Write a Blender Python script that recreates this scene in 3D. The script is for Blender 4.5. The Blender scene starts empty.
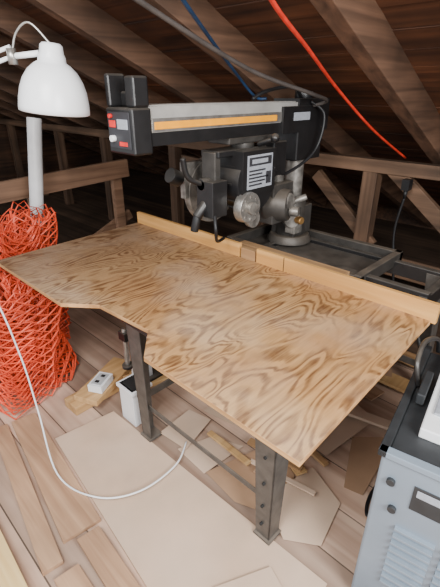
import bpy, bmesh, math, random
from mathutils import Vector, Matrix, Euler, noise as mn
random.seed(7)
# ------------------------------------------------------------------ materials
def new_mat(name):
    m=bpy.data.materials.new(name); m.use_nodes=True
    nt=m.node_tree; b=nt.nodes['Principled BSDF']
    return m,nt,b
def N(nt,t,**k):
    n=nt.nodes.new(t)
    for a,v in k.items(): setattr(n,a,v)
    return n
def ramp(nt,stops):
    r=N(nt,'ShaderNodeValToRGB'); e=r.color_ramp.elements
    while len(e)<len(stops): e.new(0.5)
    for i,(p,col) in enumerate(stops):
        e[i].position=p; e[i].color=(*col,1)
    return r
def coords(nt,scale=(1,1,1),rot=(0,0,0)):
    tc=N(nt,'ShaderNodeTexCoord'); mp=N(nt,'ShaderNodeMapping')
    mp.inputs['Scale'].default_value=scale; mp.inputs['Rotation'].default_value=rot
    nt.links.new(tc.outputs['Object'],mp.inputs['Vector']); return mp
def plain(name,col,rough=.5,metal=0,var=.25,scale=14,bump=.1,dust=0,dustcol=(.55,.47,.38)):
    m,nt,b=new_mat(name)
    mp=coords(nt); n=N(nt,'ShaderNodeTexNoise'); n.inputs['Scale'].default_value=scale; n.inputs['Detail'].default_value=5
    nt.links.new(mp.outputs[0],n.inputs['Vector'])
    r=ramp(nt,[(.3,tuple(c*(1-var) for c in col)),(.7,tuple(min(1,c*(1+var)) for c in col))])
    nt.links.new(n.outputs['Fac'],r.inputs[0])
    out=r.outputs[0]
    if dust>0:
        n2=N(nt,'ShaderNodeTexNoise'); n2.inputs['Scale'].default_value=scale*.6; n2.inputs['Detail'].default_value=8
        nt.links.new(mp.outputs[0],n2.inputs['Vector'])
        g=N(nt,'ShaderNodeNewGeometry'); sp=N(nt,'ShaderNodeSeparateXYZ'); nt.links.new(g.outputs['Normal'],sp.inputs[0])
        ma=N(nt,'ShaderNodeMath',operation='MULTIPLY_ADD',use_clamp=True); ma.inputs[1].default_value=.75; ma.inputs[2].default_value=.04
        nt.links.new(sp.outputs[2],ma.inputs[0])
        mb=N(nt,'ShaderNodeMath',operation='MULTIPLY',use_clamp=True); nt.links.new(ma.outputs[0],mb.inputs[0]); nt.links.new(n2.outputs['Fac'],mb.inputs[1])
        mc=N(nt,'ShaderNodeMath',operation='MULTIPLY',use_clamp=True); nt.links.new(mb.outputs[0],mc.inputs[0]); mc.inputs[1].default_value=dust*2
        mx=N(nt,'ShaderNodeMixRGB'); nt.links.new(mc.outputs[0],mx.inputs[0]); nt.links.new(out,mx.inputs[1]); mx.inputs[2].default_value=(*dustcol,1)
        out=mx.outputs[0]
    nt.links.new(out,b.inputs['Base Color'])
    b.inputs['Roughness'].default_value=rough; b.inputs['Metallic'].default_value=metal
    if bump>0:
        bp=N(nt,'ShaderNodeBump'); bp.inputs['Strength'].default_value=bump; bp.inputs['Distance'].default_value=.01
        nt.links.new(n.outputs['Fac'],bp.inputs['Height']); nt.links.new(bp.outputs[0],b.inputs['Normal'])
    return m
def wood(name,c1,c2,grain='X',rough=.7,k=1.0,board=None,boardw=.15,var=.3,bump=.25,gap=0):
    """streaky sawn wood, fibres run along `grain`; optional per board tone shift along axis `board`"""
    m,nt,b=new_mat(name)
    sc={'X':(1.2,26,26),'Y':(26,1.2,26),'Z':(26,26,1.2)}[grain]
    mp=coords(nt,tuple(v*k for v in sc))
    n=N(nt,'ShaderNodeTexNoise'); n.inputs['Scale'].default_value=1; n.inputs['Detail'].default_value=6; n.inputs['Distortion'].default_value=.6
    nt.links.new(mp.outputs[0],n.inputs['Vector'])
    r=ramp(nt,[(.3,c1),(.68,c2)]); nt.links.new(n.outputs['Fac'],r.inputs[0])
    mp2=coords(nt); n2=N(nt,'ShaderNodeTexNoise'); n2.inputs['Scale'].default_value=2.3; n2.inputs['Detail'].default_value=3
    nt.links.new(mp2.outputs[0],n2.inputs['Vector'])
    mr=N(nt,'ShaderNodeMapRange'); mr.inputs['From Min'].default_value=.3; mr.inputs['From Max'].default_value=.7
    mr.inputs['To Min'].default_value=1-var; mr.inputs['To Max'].default_value=1+var
    nt.links.new(n2.outputs['Fac'],mr.inputs['Value'])
    val=mr.outputs[0]
    if board:
        sp=N(nt,'ShaderNodeSeparateXYZ'); nt.links.new(mp2.outputs[0],sp.inputs[0])
        d=N(nt,'ShaderNodeMath',operation='DIVIDE'); d.inputs[1].default_value=boardw; nt.links.new(sp.outputs['XYZ'.index(board)],d.inputs[0])
        fl=N(nt,'ShaderNodeMath',operation='FLOOR'); nt.links.new(d.outputs[0],fl.inputs[0])
        wn=N(nt,'ShaderNodeTexWhiteNoise',noise_dimensions='1D'); nt.links.new(fl.outputs[0],wn.inputs['W'])
        m2=N(nt,'ShaderNodeMapRange'); m2.inputs['To Min'].default_value=.65; m2.inputs['To Max'].default_value=1.3
        nt.links.new(wn.outputs['Value'],m2.inputs['Value'])
        mu=N(nt,'ShaderNodeMath',operation='MULTIPLY'); nt.links.new(val,mu.inputs[0]); nt.links.new(m2.outputs[0],mu.inputs[1]); val=mu.outputs[0]
        if gap:
            fr=N(nt,'ShaderNodeMath',operation='FRACT'); nt.links.new(d.outputs[0],fr.inputs[0])
            gt=N(nt,'ShaderNodeMath',operation='GREATER_THAN'); gt.inputs[1].default_value=gap; nt.links.new(fr.outputs[0],gt.inputs[0])
            g2=N(nt,'ShaderNodeMath',operation='MAXIMUM'); g2.inputs[1].default_value=.25; nt.links.new(gt.outputs[0],g2.inputs[0])
            g3=N(nt,'ShaderNodeMath',operation='MULTIPLY'); nt.links.new(val,g3.inputs[0]); nt.links.new(g2.outputs[0],g3.inputs[1]); val=g3.outputs[0]
    vm=N(nt,'ShaderNodeVectorMath',operation='SCALE'); nt.links.new(r.outputs[0],vm.inputs[0]); nt.links.new(val,vm.inputs['Scale'])
    nt.links.new(vm.outputs[0],b.inputs['Base Color']); b.inputs['Roughness'].default_value=rough
    bp=N(nt,'ShaderNodeBump'); bp.inputs['Strength'].default_value=bump; bp.inputs['Distance'].default_value=.004
    nt.links.new(n.outputs['Fac'],bp.inputs['Height']); nt.links.new(bp.outputs[0],b.inputs['Normal'])
    return m
def plywood_face():
    m,nt,b=new_mat('plywood_face')
    def noise(scale,det,sc=1,dist=0,rough=.5):
        mp=coords(nt,scale); n=N(nt,'ShaderNodeTexNoise'); n.inputs['Scale'].default_value=sc; n.inputs['Detail'].default_value=det
        n.inputs['Distortion'].default_value=dist; n.inputs['Roughness'].default_value=rough
        nt.links.new(mp.outputs[0],n.inputs['Vector']); return n.outputs['Fac']
    def mth(op,a,b_=None,clamp=False):
        x=N(nt,'ShaderNodeMath',operation=op,use_clamp=clamp)
        for i,v in enumerate((a,b_)):
            if v is None: continue
            if isinstance(v,(int,float)): x.inputs[i].default_value=v
            else: nt.links.new(v,x.inputs[i])
        return x.outputs[0]
    big=noise((3.8,1.4,1),1.9,1.5,.6,.45)
    comb=noise((105,6,1),4)            # ragged combing along the fibres
    comb2=noise((48,4.5,1),3)
    ph=mth('ADD',mth('MULTIPLY',big,16),mth('MULTIPLY',comb2,.95))
    fr=mth('FRACT',ph)
    band=ramp(nt,[(0,(.0,.0,.0)),(.38,(0,0,0)),(.57,(.8,.8,.8)),(.75,(1,1,1)),(.90,(.6,.6,.6)),(1,(0,0,0))])
    nt.links.new(fr,band.inputs[0])
    r2=ramp(nt,[(.36,(.4,.4,.4)),(.54,(1,1,1))]); nt.links.new(comb,r2.inputs[0])
    patch=noise((4.2,2.6,1),5,2.1)
    r3=ramp(nt,[(.36,(.25,.25,.25)),(.54,(1,1,1))]); nt.links.new(patch,r3.inputs[0])
    a2=mth('MULTIPLY',mth('MULTIPLY',band.outputs[0],r2.outputs[0]),r3.outputs[0])
    tone=noise((1,1,1),5,1.9)
    base=ramp(nt,[(.36,PLY[0]),(.5,PLY[1]),(.64,PLY[2])]); nt.links.new(tone,base.inputs[0])
    # the far-left end of the sheet is older and greyer
    tc=N(nt,'ShaderNodeTexCoord'); sp=N(nt,'ShaderNodeSeparateXYZ'); nt.links.new(tc.outputs['Object'],sp.inputs[0])
    mr=N(nt,'ShaderNodeMapRange'); mr.inputs['From Min'].default_value=-.9; mr.inputs['From Max'].default_value=-2.0; mr.inputs['To Min'].default_value=0; mr.inputs['To Max'].default_value=.85
    nt.links.new(mth('ADD',sp.outputs[0],mth('MULTIPLY',tone,.3)),mr.inputs['Value'])
    mg=N(nt,'ShaderNodeMixRGB'); nt.links.new(mr.outputs[0],mg.inputs[0]); nt.links.new(base.outputs[0],mg.inputs[1]); mg.inputs[2].default_value=(.27,.17,.10,1)
    mx=N(nt,'ShaderNodeMixRGB'); nt.links.new(mth('MULTIPLY',a2,.92),mx.inputs[0]); nt.links.new(mg.outputs[0],mx.inputs[1]); mx.inputs[2].default_value=(*PLY[3],1)
    ov=N(nt,'ShaderNodeMixRGB',blend_type='MULTIPLY'); ov.inputs[0].default_value=.45
    r5=ramp(nt,[(.3,(.5,.45,.4)),(.6,(1,1,1))]); nt.links.new(comb,r5.inputs[0])
    nt.links.new(mx.outputs[0],ov.inputs[1]); nt.links.new(r5.outputs[0],ov.inputs[2])
    # sawdust film
    dn=noise((1,1,1),9,3.2)
    rd=ramp(nt,[(.46,(.02,.02,.02)),(.72,(.42,.42,.42))]); nt.links.new(dn,rd.inputs[0])
    md=N(nt,'ShaderNodeMixRGB'); nt.links.new(rd.outputs[0],md.inputs[0]); nt.links.new(ov.outputs[0],md.inputs[1]); md.inputs[2].default_value=(.54,.41,.30,1)
    nt.links.new(md.outputs[0],b.inputs['Base Color'])
    b.inputs['Roughness'].default_value=.42
    bp=N(nt,'ShaderNodeBump'); bp.inputs['Strength'].default_value=.15; bp.inputs['Distance'].default_value=.003
    nt.links.new(a2,bp.inputs['Height']); nt.links.new(bp.outputs[0],b.inputs['Normal'])
    return m
PLY=[(.42,.215,.08),(.49,.285,.12),(.55,.37,.205),(.10,.033,.009)]
M={}
M['ply']=plywood_face()
M['plyedge']=wood('plywood_edge',(.32,.15,.05),(.55,.31,.13),'X',k=1)
M['fence']=wood('fence_pine',(.46,.22,.055),(.62,.34,.11),'X',var=.12)
M['fence2']=wood('old_board',(.26,.14,.06),(.42,.25,.12),'X',var=.2)
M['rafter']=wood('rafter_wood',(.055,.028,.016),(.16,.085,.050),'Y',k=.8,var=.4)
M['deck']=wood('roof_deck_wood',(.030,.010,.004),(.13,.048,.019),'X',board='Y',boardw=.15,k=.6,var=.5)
M['stud']=wood('stud_wood',(.05,.025,.013),(.14,.078,.045),'Z',k=.8,var=.4)
M['rail']=wood('rail_wood',(.055,.029,.015),(.16,.090,.052),'X',k=.8,var=.4)
M['guard']=wood('guard_wood',(.12,.062,.034),(.24,.135,.08),'Y',var=.25)
M['gable']=wood('gable_wood',(.03,.013,.006),(.09,.04,.018),'Y',board='Z',boardw=.16,var=.4)
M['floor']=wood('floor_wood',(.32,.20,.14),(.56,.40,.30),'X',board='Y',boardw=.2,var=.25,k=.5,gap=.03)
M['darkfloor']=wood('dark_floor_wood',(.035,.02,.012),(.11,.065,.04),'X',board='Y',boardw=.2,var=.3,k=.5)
M['sheet']=plain('hardboard_sheet',(.48,.32,.21),.75,var=.16,scale=5,dust=.45,dustcol=(.68,.54,.43))
M['sheet2']=plain('cardboard_sheet',(.56,.41,.30),.8,var=.1,scale=4)
M['sheet3']=plain('brown_cardboard',(.36,.22,.13),.8,var=.12,scale=6)
M['plank']=wood('loose_plank',(.29,.16,.09),(.48,.30,.18),'X',var=.2)
M['plankY']=wood('loose_plank_y',(.40,.23,.09),(.58,.37,.17),'Y',var=.18)
M['pale']=wood('pale_timber',(.62,.41,.16),(.75,.55,.27),'X',var=.08)
M['black']=plain('black_metal',(.008,.008,.009),.38,.0,dust=.16,scale=20)
M['rubber']=plain('black_rubber',(.008,.008,.009),.5,bump=.02)
M['armgrey']=plain('arm_grey_paint',(.33,.32,.30),.45,.1,dust=.4,scale=12,dustcol=(.50,.43,.35),var=.15)
M['cast']=plain('cast_grey_metal',(.05,.046,.042),.5,.3,dust=.4,scale=18,dustcol=(.35,.28,.21))
M['alu']=plain('aluminium',(.42,.40,.37),.35,.8,scale=25)
M['dusty_alu']=plain('dusty_aluminium',(.22,.205,.185),.42,.5,scale=25,dust=.3,var=.5)
M['yellow']=plain('yellow_scale_tape',(.90,.36,.005),.45,var=.1,bump=0)
M['white']=plain('white_enamel',(.80,.815,.83),.3,var=.03,bump=0)
M['pvc']=plain('pvc_pipe',(.70,.70,.70),.4,var=.06,bump=0)
M['label']=plain('label_paper',(.32,.34,.38),.5,var=.12,scale=60,bump=0)
M['labelink']=plain('label_ink',(.03,.03,.035),.5,bump=0)
M['red']=plain('red_label',(.7,.02,.015),.4,bump=0)
M['redcord']=plain('red_cord',(.68,.04,.02),.45,bump=0)
M['blue']=plain('blue_cord',(.012,.04,.10),.5,bump=0)
M['greycord']=plain('grey_cord',(.07,.06,.055),.55,bump=0)
M['mesh']=plain('orange_plastic_mesh',(.70,.085,.035),.45,var=.3,scale=6,bump=0)
M['cab']=plain('cabinet_paint',(.215,.265,.32),.38,.15,var=.1,scale=5,bump=.02)
M['cabdark']=plain('cabinet_dark',(.03,.033,.036),.5,.2)
M['leg']=plain('galvanised_leg',(.10,.092,.083),.5,.4,scale=22,dust=.4,dustcol=(.4,.32,.25))
M['brass']=plain('brass_fitting',(.50,.28,.10),.35,.8)
M['bluebox']=plain('pale_plastic',(.42,.43,.44),.5,var=.15)
M['dark']=plain('dark_slot',(.01,.01,.01),.8,bump=0)
# ------------------------------------------------------------------ builder
class B:
    def __init__(s,name): s.name=name; s.bm=bmesh.new(); s.mats=[]
    def mi(s,m):
        if m not in s.mats: s.mats.append(m)
        return s.mats.index(m)
    def _fin(s,verts,mat,smooth=False):
        i=s.mi(mat); fs=set()
        for v in verts:
            for f in v.link_faces: fs.add(f)
        for f in fs: f.material_index=i; f.smooth=smooth
    def box(s,c,size,mat,rot=(0,0,0)):
        mtx=Matrix.Translation(c)@Euler(rot).to_matrix().to_4x4()@Matrix.Diagonal((*size,1))
        r=bmesh.ops.create_cube(s.bm,size=1,matrix=mtx); s._fin(r['verts'],mat); return s
    def bb(s,a,b,mat):
        return s.box([(a[i]+b[i])/2 for i in range(3)],[abs(b[i]-a[i]) for i in range(3)],mat)
    def beam(s,p0,p1,w,h,mat,up=(0,0,1)):
        p0=Vector(p0);p1=Vector(p1); x=(p1-p0).normalized(); y=Vector(up).cross(x).normalized(); z=x.cross(y)
        R=Matrix((x,y,z)).transposed().to_4x4()
        mtx=Matrix.Translation((p0+p1)/2)@R@Matrix.Diagonal(((p1-p0).length,w,h,1))
        r=bmesh.ops.create_cube(s.bm,size=1,matrix=mtx); s._fin(r['verts'],mat); return s
    def cyl(s,p0,p1,r0,mat,r1=None,seg=24):
        p0=Vector(p0);p1=Vector(p1); r1=r0 if r1 is None else r1
        q=(p1-p0).to_track_quat('Z','Y').to_matrix().to_4x4()
        r=bmesh.ops.create_cone(s.bm,cap_ends=True,segments=seg,radius1=r0,radius2=r1,depth=(p1-p0).length,matrix=Matrix.Translation((p0+p1)/2)@q)
        s._fin(r['verts'],mat)
        for v in r['verts']:
            for f in v.link_faces:
                if len(f.verts)==4: f.smooth=True
        return s
    def sph(s,c,r,mat,scale=(1,1,1)):
        g=bmesh.ops.create_uvsphere(s.bm,u_segments=20,v_segments=12,radius=r,matrix=Matrix.Translation(c)@Matrix.Diagonal((*scale,1)))
        s._fin(g['verts'],mat,True); return s
    def prism(s,poly,z0,z1,mat,side=None):
        bot=[s.bm.verts.new((p[0],p[1],z0)) for p in poly]; top=[s.bm.verts.new((p[0],p[1],z1)) for p in poly]
        i=s.mi(mat); j=s.mi(side or mat)
        f=s.bm.faces.new(top); f.material_index=i
        f=s.bm.faces.new(bot[::-1]); f.material_index=j
        n=len(poly)
        for k in range(n):
            f=s.bm.faces.new((bot[k],bot[(k+1)%n],top[(k+1)%n],top[k])); f.material_index=j
        return s
    def lathe(s,prof,mat,mtx,seg=40,inner=None):
        """prof list of (r,z); open shell revolved"""
        i=s.mi(mat); rings=[]
        for r,z in prof:
            rings.append([s.bm.verts.new(mtx@Vector((r*math.cos(2*math.pi*k/seg),r*math.sin(2*math.pi*k/seg),z))) for k in range(seg)])
        for a,b in zip(rings,rings[1:]):
            for k in range(seg):
                f=s.bm.faces.new((a[k],a[(k+1)%seg],b[(k+1)%seg],b[k])); f.material_index=i; f.smooth=True
        return s
    def tube(s,pts,r,mat,seg=8,sub=8):
        pts=[Vector(p) for p in pts]; P=[]
        n=len(pts)
        for k in range(n-1):
            p0=pts[max(k-1,0)];p1=pts[k];p2=pts[k+1];p3=pts[min(k+2,n-1)]
            for t in range(sub):
                u=t/sub
                P.append(.5*((2*p1)+(-p0+p2)*u+(2*p0-5*p1+4*p2-p3)*u*u+(-p0+3*p1-3*p2+p3)*u**3))
        P.append(pts[-1]); i=s.mi(mat); rings=[]; prev=None
        for k,p in enumerate(P):
            t=(P[min(k+1,len(P)-1)]-P[max(k-1,0)]).normalized()
            if prev is None:
                a=t.cross(Vector((.3,.5,.8))).normalized()
            else:
                a=(prev-t*prev.dot(t)).normalized()
            prev=a; b=t.cross(a)
            rings.append([s.bm.verts.new(p+r*(a*math.cos(2*math.pi*j/seg)+b*math.sin(2*math.pi*j/seg))) for j in range(seg)])
        for A,C in zip(rings,rings[1:]):
            for j in range(seg):
                f=s.bm.faces.new((A[j],A[(j+1)%seg],C[(j+1)%seg],C[j])); f.material_index=i; f.smooth=True
        for R in (rings[0][::-1],rings[-1]):
            f=s.bm.faces.new(R); f.material_index=i
        return s
    def done(s,bevel=0,parent=None,seg=2):
        bmesh.ops.recalc_face_normals(s.bm,faces=s.bm.faces)
        me=bpy.data.meshes.new(s.name); s.bm.to_mesh(me); s.bm.free()
        for m in s.mats: me.materials.append(M[m])
        o=bpy.data.objects.new(s.name,me); bpy.context.collection.objects.link(o)
        if bevel:
            md=o.modifiers.new('bevel','BEVEL'); md.width=bevel; md.segments=seg; md.limit_method='ANGLE'; md.angle_limit=math.radians(40)
        if parent: o.parent=parent
        return o
def empty(name):
    e=bpy.data.objects.new(name,None); bpy.context.collection.objects.link(e); e.empty_display_size=.1; return e
# ------------------------------------------------------------------ room
WY=3.0                       # knee wall line
def rz(y): return 1.18+.45*(WY-y)   # underside of rafters
SL=math.atan(.45)
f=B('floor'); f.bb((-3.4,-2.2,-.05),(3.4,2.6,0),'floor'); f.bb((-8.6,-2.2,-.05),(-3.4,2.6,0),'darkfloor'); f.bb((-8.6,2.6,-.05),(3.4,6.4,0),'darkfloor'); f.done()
d=B('ceiling')
L=math.cos(SL)*.15
y=-1.2
while y<6.15:
    y1=y+L-.005
    c=((-8.6+3.4)/2,(y+y1)/2,rz((y+y1)/2)+.165/math.cos(SL)+random.uniform(-.002,.002))
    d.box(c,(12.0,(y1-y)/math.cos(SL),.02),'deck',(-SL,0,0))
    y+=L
d.done()
for k in range(-9,5):
    X=-.942+k*.76
    r=B('roof_rafter_%d'%(k+10)); y0,y1=-1.2,5.55  # one sloping roof rafter per step
    h=.16
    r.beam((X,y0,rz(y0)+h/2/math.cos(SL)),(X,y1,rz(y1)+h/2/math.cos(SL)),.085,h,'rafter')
    r.done(.004)
g=B('wall_left'); g.bb((-8.7,-2.2,0),(-8.6,6.4,4),'gable'); g.done()
g=B('wall_back'); g.bb((-8.6,5.6,0),(3.4,5.65,.2),'gable'); g.done()
# knee wall framing
k=B('knee_wall_framing')
k.bb((-8.6,WY-.045,1.075),(2.6,WY+.045,1.165),'rail')
for X in (-8,-7.1,-6.24,-4.98,-3.6,-2.4,-1.37,.1,1.2,2.2):
    k.bb((X-.055,WY-.05,0),(X+.055,WY+.05,1.075),'stud')
k.beam((-1.25,WY,1.13),(-.55,WY,.58),.05,.10,'rail')
k.beam((-1.85,WY+.02,1.0),(-1.30,WY+.02,.52),.05,.09,'rail')
k.beam((-3.5,WY+.02,.95),(-2.5,WY+.02,.9),.05,.09,'rail')
k.bb((-1.3,WY+.06,.30),(2.2,WY+.085,.46),'rail')
k.done(.004)
# guard rail at left
gr=B('guard_railing')
gr.beam((-3.25,.2,.90),(-3.25,2.15,.99),.04,.15,'guard')
for yy in (.55,1.3,2.05):
    gr.bb((-3.32,yy-.045,0),(-3.27,yy+.045,.97),'guard')
gr.beam((-3.35,1.15,.1),(-3.35,2.2,.55),.04,.09,'guard')
gr.done(.004)
# ------------------------------------------------------------------ work table (ply sheet + saw stand)
A=(-.363,.646);Bc=(-.392,1.571);C=(-2.314,1.571);D=(-2.26,.63)
notch=[(-1.560,.639),(-1.430,.745),(-1.121,.765),(-.990,.648)]
tb=empty('saw_table')
t=B('plywood_top'); t.prism([A,Bc,C,D]+notch,.782,.80,'ply','plyedge'); t.done(.002,tb)
t=B('sub_top'); t.bb((-1.45,.80,.757),(-.50,1.56,.781),'fence2'); t.done(.002,tb)
t=B('fence')
t.bb((-2.314,1.572,.79),(-1.392,1.594,.872),'fence')
t.bb((-1.380,1.574,.79),(-1.285,1.594,.852),'fence2')
t.bb((-1.272,1.572,.79),(-.375,1.594,.872),'fence')
t.bb((-1.10,1.5705,.80),(-1.096,1.573,.872),'dark')
t.done(.002,tb)
t=B('rear_table_board'); t.bb((-1.55,1.597,.775),(-.78,1.74,.80),'fence2'); t.bb((-1.55,1.745,.775),(-.86,1.80,.80),'fence2'); t.done(.002,tb)
t=B('stand_frame')
for y in (.86,2.22):
    t.bb((-1.50,y-.02,.68),(-.48,y+.02,.757),'black')
for x in (-1.48,-.52):
    t.bb((x-.02,.86,.68),(x+.02,2.22,.757),'black')
t.bb((-1.46,1.86,.745),(-.50,1.90,.775),'black')
t.bb((-1.70,1.80,.72),(-.80,1.84,.785),'cast')
t.bb((-1.70,2.26,.72),(-.80,2.30,.79),'cast')
t.bb((-.84,1.80,.72),(-.80,2.30,.79),'cast')
t.bb((-1.70,1.80,.72),(-1.66,2.30,.79),'cast')
t.bb((-1.66,1.84,.72),(-.84,2.26,.735),'black')
t.done(.004,tb)
def leg(t,top,bot):
    # pressed-steel angle leg, two flanges, tapering to the foot
    top=Vector(top);bot=Vector(bot); sx=1 if top.x>-1 else -1; sy=1 if top.y>1.4 else -1
    for flange in (0,1):
        w0,w1=.105,.065
        if flange==0: d=Vector((-sx,0,0)); n=Vector((0,sy,0))
        else: d=Vector((0,-sy,0)); n=Vector((sx,0,0))
        q=[]
        for p,w in ((top,w0),(bot,w1)):
            q+= [p,p+d*w,p+d*w-n*.006,p-n*.006]
        v=[t.bm.verts.new(x) for x in q]
        i=t.mi('leg')
        for fc in ((0,1,2,3),(4,7,6,5),(0,4,5,1),(1,5,6,2),(2,6,7,3),(3,7,4,0)):
            fa=t.bm.faces.new([v[a] for a in fc]); fa.material_index=i
    t.box((bot.x-sx*.03,bot.y-sy*.03,.019),(.08,.08,.012),'leg')
t=B('stand_legs')
LG=[((-.575,.86,.74),(-.585,.87,0.013)),((-1.44,.86,.74),(-1.40,.87,.013)),((-.52,2.2,.74),(-.50,2.25,.002)),((-1.46,2.2,.74),(-1.48,2.25,.002))]
for a,b_ in LG: leg(t,a,b_)
for hx in (.1,.2,.32,.45): t.cyl((-.62,.861-.004,hx),(-.62,.87,hx),.006,'dark')
t.done(.001,tb)
t=B('stand_crossbars')
t.bb((-1.41,.885,.20),(-.60,.891,.225),'leg'); t.bb((-1.46,2.21,.16),(-.52,2.22,.20),'leg')
t.bb((-1.43,.89,.20),(-1.42,2.22,.24),'leg')
t.done(.001,tb)
# ------------------------------------------------------------------ radial arm saw
saw=empty('radial_arm_saw'); AX=-1.455
s=B('column')
s.cyl((AX,2.12,.75),(AX,2.12,.80),.14,'cast',.12); s.cyl((AX,2.12,.80),(AX,2.12,1.42),.055,'dusty_alu')
s.cyl((AX,2.12,.80),(AX,2.12,1.02),.095,'cast',.085)
s.bb((AX-.085,2.04,.80),(AX+.085,2.22,.98),'cast')
s.cyl((AX+.05,2.02,.93),(AX+.12,1.97,.93),.05,'dusty_alu'); s.cyl((AX+.12,2.0,.93),(AX+.17,1.99,.93),.022,'brass')
s.bb((AX-.09,2.0,1.25),(AX+.09,2.24,1.42),'black')
s.cyl((AX+.02,1.99,.99),(AX+.13,2.08,1.05),.018,'dusty_alu')
s.done(.006,saw)
s=B('arm')
s.bb((AX-.075,1.03,1.455),(AX+.075,2.25,1.548),'armgrey')
s.bb((AX-.075,1.03,1.405),(AX-.045,2.2,1.455),'black'); s.bb((AX+.045,1.03,1.405),(AX+.075,2.2,1.455),'black')
s.bb((AX-.06,1.03,1.548),(AX+.06,2.2,1.553),'armgrey')
s.cyl((AX-.055,1.05,1.42),(AX-.055,2.0,1.42),.012,'alu')
s.cyl((AX+.055,1.05,1.415),(AX+.055,2.0,1.415),.012,'alu')
s.bb((AX+.075,1.04,1.458),(AX+.079,1.86,1.506),'alu')
s.bb((AX+.079,1.05,1.466),(AX+.0805,1.82,1.493),'yellow')
s.bb((AX+.075,1.86,1.40),(AX+.09,2.22,1.53),'black')
s.bb((AX+.09,1.95,1.46),(AX+.092,2.1,1.50),'label')
s.bb((AX-.085,2.0,1.40),(AX+.085,2.3,1.565),'black')
s.cyl((AX,2.16,1.565),(AX,2.16,1.60),.05,'black')
s.done(.006,saw)
s=B('arm_end_cap')
s.bb((AX-.085,.945,1.378),(AX+.085,1.035,1.545),'black')
s.bb((AX-.085,.95,1.545),(AX-.06,1.03,1.66),'black'); s.bb((AX+.03,.96,1.545),(AX+.085,1.03,1.65),'black')
s.bb((AX-.06,1.0,1.545),(AX+.03,1.03,1.60),'black')
s.done(.008,saw)
s=B('control_panel')
s.bb((AX-.07,.941,1.40),(AX+.07,.946,1.53),'labelink')
s.bb((AX-.06,.938,1.475),(AX-.02,.942,1.50),'red'); s.bb((AX-.005,.938,1.47),(AX+.06,.942,1.505),'label')
s.cyl((AX-.035,.925,1.435),(AX-.035,.942,1.435),.012,'white'); s.bb((AX+.0,.938,1.41),(AX+.05,.942,1.425),'red')
s.cyl((AX-.045,.93,1.515),(AX-.045,.942,1.515),.008,'red')
s.done(.001,saw)
s=B('yoke_and_carriage')
s.bb((AX-.07,1.48,1.375),(AX+.07,1.84,1.405),'cast'); s.cyl((AX,1.65,1.34),(AX,1.65,1.376),.06,'cast')
s.bb((AX-.06,1.42,1.32),(AX+.06,1.90,1.35),'black')
s.bb((AX-.045,1.835,1.12),(AX+.045,1.875,1.345),'cast'); s.bb((AX-.045,1.41,1.12),(AX+.045,1.45,1.345),'cast')
s.cyl((AX+.0,1.36,1.20),(AX,1.43,1.20),.03,'black')
s.tube([(AX,1.38,1.20),(AX-.02,1.30,1.24),(AX-.02,1.27,1.33)],.014,'black')
s.cyl((AX+.06,1.70,1.36),(AX+.14,1.72,1.39),.012,'black'); s.sph((AX+.15,1.72,1.395),.022,'black')
s.bb((AX+.03,1.77,1.20),(AX+.11,1.88,1.37),'black')
s.done(.005,saw)
s=B('motor')
s.cyl((AX-.12,1.645,1.19),(AX+.11,1.645,1.19),.145,'black',seg=32)
s.bb((AX-.08,1.52,1.14),(AX+.125,1.77,1.345),'black')
s.bb((AX+.125,1.55,1.165),(AX+.128,1.74,1.325),'label')
for i in range(5): s.bb((AX+.128,1.56,1.18+i*.017),(AX+.1295,1.66+.012*(i%3)*2,1.188+i*.017),'labelink')
s.bb((AX+.128,1.56,1.275),(AX+.1295,1.73,1.315),'labelink'); s.bb((AX+.128,1.69,1.18),(AX+.1295,1.73,1.24),'labelink')
s.bb((AX+.1295,1.58,1.285),(AX+.1305,1.70,1.305),'label')
for i in range(10):
    a=i/10*math.pi*2; s.box((AX-.02,1.645+.147*math.cos(a),1.19+.147*math.sin(a)),(.18,.008,.012),'black',(a,0,0))
s.done(.006,saw)
s=B('accessory_shaft_disc')
s.cyl((AX+.10,1.56,1.08),(AX+.145,1.56,1.08),.080,'alu',.075,seg=32); s.cyl((AX+.145,1.56,1.08),(AX+.165,1.56,1.08),.03,'dusty_alu')
s.cyl((AX+.1,1.61,1.01),(AX+.13,1.61,1.01),.045,'dusty_alu')
for i in range(8):
    a=i/8*6.283; s.cyl((AX+.145,1.56+.055*math.cos(a),1.08+.055*math.sin(a)),(AX+.149,1.56+.055*math.cos(a),1.08+.055*math.sin(a)),.009,'dusty_alu',seg=12)
s.done(.004,saw)
s=B('blade_guard')
s.cyl((AX-.20,1.60,1.12),(AX-.155,1.60,1.12),.175,'dusty_alu',seg=40)
s.bb((AX-.195,1.40,1.10),(AX-.16,1.60,1.28),'dusty_alu'); s.cyl((AX-.178,1.38,1.2),(AX-.178,1.32,1.23),.038,'black')
s.cyl((AX-.181,1.60,1.08),(AX-.176,1.60,1.08),.127,'alu',seg=48); 
s.done(.004,saw)
s=B('handle')
s.cyl((AX+.02,1.40,1.14),(AX+.0,1.33,1.05),.024,'black'); s.cyl((AX+.0,1.335,1.06),(AX-.01,1.32,.98),.02,'rubber')
s.bb((AX-.03,1.36,1.05),(AX+.08,1.46,1.22),'black')
s.tube([(AX+.05,1.40,1.1),(AX+.1,1.36,1.0),(AX+.05,1.42,.92),(AX+.0,1.52,.90)],.009,'rubber')
s.done(.005,saw)
s=B('rear_motor_casting')
s.cyl((AX+.02,1.86,1.03),(AX+.14,1.90,1.03),.10,'cast',.085); s.bb((AX-.05,1.80,.93),(AX+.10,1.98,1.15),'cast')
s.cyl((AX+.14,1.90,1.0),(AX+.19,1.92,1.0),.028,'dusty_alu')
s.cyl((AX+.13,1.88,1.06),(AX+.16,1.88,1.06),.05,'dusty_alu',.04)
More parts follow.
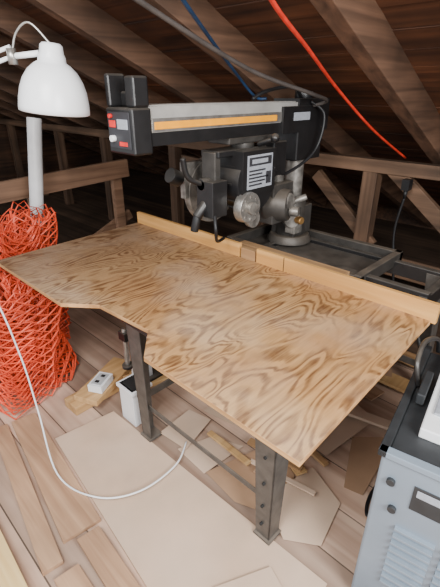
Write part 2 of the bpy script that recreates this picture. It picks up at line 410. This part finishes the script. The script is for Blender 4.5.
s.cyl((AX+.03,1.92,1.13),(AX+.03,1.92,1.28),.035,'dusty_alu')
s.bb((AX+.06,1.98,.84),(AX+.13,2.06,.90),'dusty_alu')
s.done(.006,saw)
s=B('power_cable')
s.tube([(AX+.03,2.1,1.56),(AX+.05,1.98,1.62),(AX+.02,1.8,1.60),(AX+.0,1.72,1.565)],.009,'rubber')
s.tube([(AX+.09,2.1,1.55),(AX+.15,2.15,1.48),(AX+.14,2.1,1.3),(AX+.1,1.9,1.2),(AX+.12,1.76,1.25)],.008,'rubber')
s.done(0,saw)
# ------------------------------------------------------------------ cords
s=B('grey_power_cord'); s.tube([(-1.20,.75,1.90),(-1.25,.95,1.84),(-1.289,1.5,1.68),(-1.24,1.9,1.59),(-1.27,2.1,1.555),(-1.36,2.12,1.53)],.009,'greycord'); s.done()
s=B('red_extension_cord'); s.tube([(-.70,.8,1.88),(-.793,1.0,1.807),(-.94,1.4,1.73),(-1.089,1.9,1.60),(-1.13,2.4,1.40),(-1.131,2.93,1.20)],.007,'redcord'); s.done()
s=B('blue_cord'); s.tube([(-1.05,.85,1.92),(-1.13,1.0,1.845),(-1.466,1.6,1.68),(-1.507,1.8,1.575),(-1.48,1.86,1.565)],.007,'blue'); s.done()
s=B('wall_outlet_cord'); s.bb((-1.10,2.87,1.0),(-1.05,2.93,1.07),'rubber'); s.cyl((-1.075,2.9,1.0),(-1.075,2.9,.94),.015,'rubber',.009)
s.tube([(-1.075,2.9,.95),(-1.10,2.9,.7),(-1.05,2.9,.4),(-1.0,2.9,.1),(-.9,2.85,.012)],.009,'rubber'); s.done()
s=B('lamp_cord'); s.tube([(-1.95,.35,1.05),(-1.80,.45,.85),(-1.78,.50,.5),(-1.72,.50,.2),(-1.46,.44,.035),(-1.23,.50,.035),(-1.12,.65,.035),(-1.12,.85,.03),(-1.19,.98,.032)],.004,'white'); s.done()
s=B('black_extension_cord'); s.tube([(-.46,1.66,.70),(-.37,1.62,.45),(-.40,1.50,.22),(-.34,1.38,.04),(-.36,1.25,.012),(-.40,1.38,.012),(-.38,1.75,.012)],.008,'rubber'); s.done()
# ------------------------------------------------------------------ lamp
lamp=empty('desk_lamp'); lc=Vector((-1.6,.78,1.625))
mt=Matrix.Translation(lc)@Euler((math.radians(-4),math.radians(5),0)).to_matrix().to_4x4()
s=B('shade')
prof=[(.118,-.098),(.124,-.095),(.1235,-.080),(.121,-.055),(.114,-.02),(.102,.012),(.084,.040),(.062,.060),(.048,.068),(.046,.085),(.041,.095),(.038,.118),(.030,.126),(.0005,.128)]
s.lathe(prof,'white',mt)
s.lathe([(.118,-.098),(.117,-.055),(.110,-.02),(.098,.01),(.08,.037),(.0005,.05)],'white',mt)
s.done(0,lamp)
s=B('bulb'); s.sph(mt@Vector((0,0,-.03)),.03,'white'); s.cyl(mt@Vector((0,0,-.02)),mt@Vector((0,0,.05)),.016,'alu'); s.done(0,lamp)
s=B('lamp_arm')
j=mt@Vector((-.03,-.03,.09)); j2=j+Vector((-.07,-.068,-.01)); 
s.cyl(j,j2,.010,'white'); s.cyl(j2-Vector((.0,.0,.025)),j2+Vector((0,0,.025)),.016,'alu')
e1=Vector((-2.15,.27,1.52)); s.cyl(j2,e1,.007,'white'); s.cyl(j2+Vector((0,0,.03)),e1+Vector((0,0,.03)),.007,'white')
s.tube([j2,j2+Vector((.02,.02,.07)),j2+Vector((.06,.055,.10)),mt@Vector((0,0,.12))],.004,'alu')
e2=Vector((-2.15,.28,.02)); s.cyl(e1+Vector((0,0,.05)),e2,.009,'white'); s.cyl((e2.x,e2.y,0.001),(e2.x,e2.y,.02),.07,'white')
s.done(0,lamp)
s=B('plastic_pipe'); p0=Vector((-3.02,1.06,0));p1=Vector((-3.0,1.289,1.44)); s.cyl(p0,p1,.047,'pvc'); s.done(.004)
# ------------------------------------------------------------------ orange mesh rolls
def roll(name,cx,cy,r0,r1,turns,h,seed,lx=-.03,ly=.02,sq=1):
    bm=bmesh.new(); st=.034; n=int(2*math.pi*(r0+r1)/2*turns/st); rows=int(h/(st*.8))
    def pos(i,jj):
        u=i/n; a=u*turns*2*math.pi; z=jj*st*.8
        r=r0+(r1-r0)*u
        w=mn.noise(Vector((math.cos(a)*1.4+seed,math.sin(a)*1.4,z*2.6+u*1.2)))*.13+math.sin(a*4+z*5)*.012
        r+=w
        sag=.05*math.sin(a-1.0)*z/h
        return Vector((cx+r*math.cos(a)+lx*z,cy+sq*r*math.sin(a)+ly*z,.012+z+sag+mn.noise(Vector((a*.5,seed,u*2)))*.13*z/h))
    V={}
    def gv(i,j):
        if (i,j) not in V: V[(i,j)]=bm.verts.new(pos(i,j))
        return V[(i,j)]
    for i in range(1,n):
        for j in range(1,rows):
            if (i+j)%2==0:
                bm.faces.new((gv(i-1,j),gv(i,j-1),gv(i+1,j),gv(i,j+1)))
    me=bpy.data.meshes.new(name); bm.to_mesh(me); bm.free(); me.materials.append(M['mesh'])
    o=bpy.data.objects.new(name,me); bpy.context.collection.objects.link(o)
    w=o.modifiers.new('w','WIREFRAME'); w.thickness=.0115; w.use_even_offset=False
    return o
roll('orange_safety_fence_roll',-2.22,.65,.05,.25,6,.63,1.3,lx=-.14,ly=.03)
roll('orange_safety_fence_roll',-2.68,.92,.06,.225,6,.85,5.1)
roll('orange_safety_fence_roll',-2.82,.40,.06,.22,4,.82,9.7)
# ------------------------------------------------------------------ floor clutter
def sheet(name,poly,z0,z1,mat):
    s=B(name); s.prism(poly,z0,z1,mat); s.done(.001)
sheet('hardboard_panel',[(-1.70,.54),(-.60,.42),(-.30,.50),(-.34,.90),(-1.66,.86)],.001,.012,'sheet')
sheet('loose_plank',[(-1.97,.43),(-1.16,.31),(-1.14,.465),(-1.95,.55)],.001,.02,'plank')
sheet('loose_plank',[(-1.98,.34),(-1.10,.20),(-1.09,.275),(-1.97,.41)],.001,.022,'plank')
sheet('loose_plank',[(-1.12,.35),(-.80,.33),(-.80,.42),(-1.11,.44)],.014,.032,'plank')
sheet('loose_plank',[(-1.05,.22),(-.60,.20),(-.60,.30),(-1.04,.31)],.001,.02,'plank')
sheet('timber_beam',[(-2.0,.08),(-.7,.0),(-.7,.125),(-2.0,.185)],.001,.045,'pale')
sc=[('sheet2',[(-1.20,.93),(-1.14,1.10),(-.98,1.17),(-1.00,.92)]),('sheet3',[(-1.0,.93),(-.88,1.32),(-.70,1.22),(-.62,.98),(-.80,.91)]),
    ('sheet2',[(-.72,1.02),(-.66,1.3),(-.47,1.22),(-.43,1.0),(-.55,.92)]),('sheet3',[(-.5,1.3),(-.62,1.6),(-.46,1.75),(-.42,1.32)]),
    ('sheet2',[(-.95,1.4),(-.9,1.8),(-.6,1.75),(-.65,1.4)]),('sheet',[(-1.30,1.2),(-1.28,1.75),(-1.0,1.7),(-1.05,1.25)]),
    ('sheet2',[(-.62,.60),(-.52,.80),(-.36,.74),(-.42,.55)]),('sheet',[(-1.34,.93),(-1.36,1.15),(-1.22,1.18),(-1.16,.95)])]
for i,(m,p) in enumerate(sc): sheet('cardboard_scrap',p,.013+.0015*i,.0145+.0015*i,m)
s=B('wood_offcuts')
rr=random.Random(23)
for i in range(46):
    if i<20: x=rr.uniform(-1.6,-.7); y=rr.uniform(1.4,2.5); l=rr.uniform(.25,.7); w=rr.uniform(.05,.14)
    elif i<32: x=rr.uniform(-3.0,-2.0); y=rr.uniform(1.6,2.5); l=rr.uniform(.25,.6); w=rr.uniform(.05,.12)
    else: x=rr.uniform(-1.25,-.7); y=rr.uniform(1.08,1.5); l=rr.uniform(.12,.36); w=rr.uniform(.02,.06)
    a=rr.choice([0,1.57,.2,-.4])+rr.uniform(-.2,.2)
    z=.034+.004*(i%7)
    s.box((x,y,z),(l,w,rr.uniform(.008,.018)),rr.choice(['plank','fence2','sheet3','sheet2','plank','plankY']),(0,0,a))
s.done(.001)
s=B('scrap_wood_pile')
s.beam((-1.84,.70,.03),(-1.86,1.22,.03),.12,.055,'plankY'); s.beam((-1.77,.76,.078),(-1.93,1.12,.078),.15,.035,'plankY')
s.beam((-1.70,.98,.03),(-1.68,1.22,.03),.12,.05,'fence2'); s.beam((-1.73,1.0,.075),(-1.66,1.22,.075),.14,.03,'plankY')
s.done(.003)
s=B('electrical_outlet_box'); s.box((-1.80,.88,.121),(.085,.13,.045),'white',(0,0,.5)); s.box((-1.80,.88,.145),(.06,.10,.004),'bluebox',(0,0,.5))
for dy in (-.025,.025): s.box((-1.80-dy*.4,.88+dy,.148),(.024,.02,.003),'dark',(0,0,.5))
s.done(.003)
s=B('hand_clamp'); s.bb((-1.72,1.10,.093),(-1.66,1.14,.44),'bluebox'); s.bb((-1.72,.98,.40),(-1.66,1.14,.45),'black'); s.cyl((-1.69,1.00,.24),(-1.69,1.00,.47),.014,'alu'); s.cyl((-1.69,1.00,.22),(-1.69,1.00,.24),.032,'black'); s.bb((-1.75,1.03,.092),(-1.63,1.20,.11),'black'); s.bb((-1.71,1.03,.11),(-1.665,1.09,.22),'white'); s.done(.003)
s=B('plastic_bin'); s.bb((-1.60,.88,.001),(-1.48,.99,.23),'white'); s.bb((-1.61,.87,.21),(-1.47,1.0,.23),'white'); s.bb((-1.59,.89,.23),(-1.49,.98,.232),'dark'); s.done(.006)
# ------------------------------------------------------------------ grey cabinet at right
cab=empty('machine_cabinet'); ang=math.radians(9.5)
R=Matrix.Translation((-.27,.93,0))@Matrix.Rotation(ang,4,'Z')
def cb(name,parts,bev=.003):
    s=B(name)
    for a,b_,m in parts:
        c=Vector([(a[i]+b_[i])/2 for i in range(3)]); s.box(R@c,[abs(b_[i]-a[i]) for i in range(3)],m,(0,0,ang))
    s.done(bev,cab)
cb('body',[((0,0,.03),(.5,.62,.68),'cab'),((.01,.01,0.001),(.49,.6,.03),'cabdark')],.008)
cb('top_tray',[((-.01,-.01,.68),(.51,.02,.70),'cab'),((-.01,-.01,.68),(.015,.64,.70),'cabdark'),((.015,.02,.68),(.49,.62,.685),'cabdark')])
cb('white_lid',[((.07,.12,.685),(.45,.60,.72),'white'),((.09,.2,.72),(.4,.55,.728),'label'),((.03,.25,.70),(.055,.4,.74),'cabdark')],.008)
cb('louvers',[((.08+.13*c_,-.004,.42-.032*i),(.19+.13*c_,.001,.430-.032*i),'dark') for i in range(9) for c_ in (0,1)]+
   [((.08+.13*c_,-.014,.430-.032*i),(.19+.13*c_,.001,.438-.032*i),'cab') for i in range(9) for c_ in (0,1)],.001)
cb('label_plate',[((.10,-.003,.53),(.24,.001,.62),'cabdark'),((.11,-.004,.585),(.20,.0,.61),'label')],.001)
s=B('knobs')
for kx,kz in ((.04,.60),(.06,.50)):
    a=R@Vector((kx,0,kz)); b_=R@Vector((kx,-.012,kz)); s.cyl(a,b_,.012,'cabdark')
s.done(.001,cab)
s=B('handle_bar'); s.tube([R@Vector(p) for p in ((.02,.35,.70),(.0,.36,.78),(.0,.46,.81),(.03,.56,.78),(.04,.6,.71))],.009,'black'); s.done(0,cab)
# ------------------------------------------------------------------ lights / world / camera
w=bpy.data.worlds.new('world'); bpy.context.scene.world=w; w.use_nodes=True
w.node_tree.nodes['Background'].inputs[0].default_value=(.92,.96,1,1); w.node_tree.nodes['Background'].inputs[1].default_value=1.2
def area(name,loc,target,size,power,col=(1,1,1),sy=None):
    l=bpy.data.lights.new(name,'AREA'); l.energy=power; l.color=col; l.size=size
    if sy: l.shape='RECTANGLE'; l.size_y=sy
    o=bpy.data.objects.new(name,l); bpy.context.collection.objects.link(o); o.location=loc
    o.rotation_euler=(Vector(target)-Vector(loc)).to_track_quat('-Z','Y').to_euler(); return o
area('window_light',(1.6,.2,2.1),(-1.0,1.0,.4),1.3,150,(1,.99,.98),1.0)
area('overhead_fill_light',(-.4,-.6,2.4),(-1.3,1.0,.4),1.0,85,(1,.98,.96))  # added overhead fill just behind the camera, no fixture modelled
cam=bpy.data.cameras.new('camera'); co=bpy.data.objects.new('camera',cam); bpy.context.collection.objects.link(co)
cam.sensor_fit='VERTICAL'; cam.sensor_height=24; cam.lens=415/587*24; cam.clip_start=.05
co.location=(0,0,1.6); co.rotation_euler=(math.radians(64),0,math.radians(44.3))
bpy.context.scene.camera=co
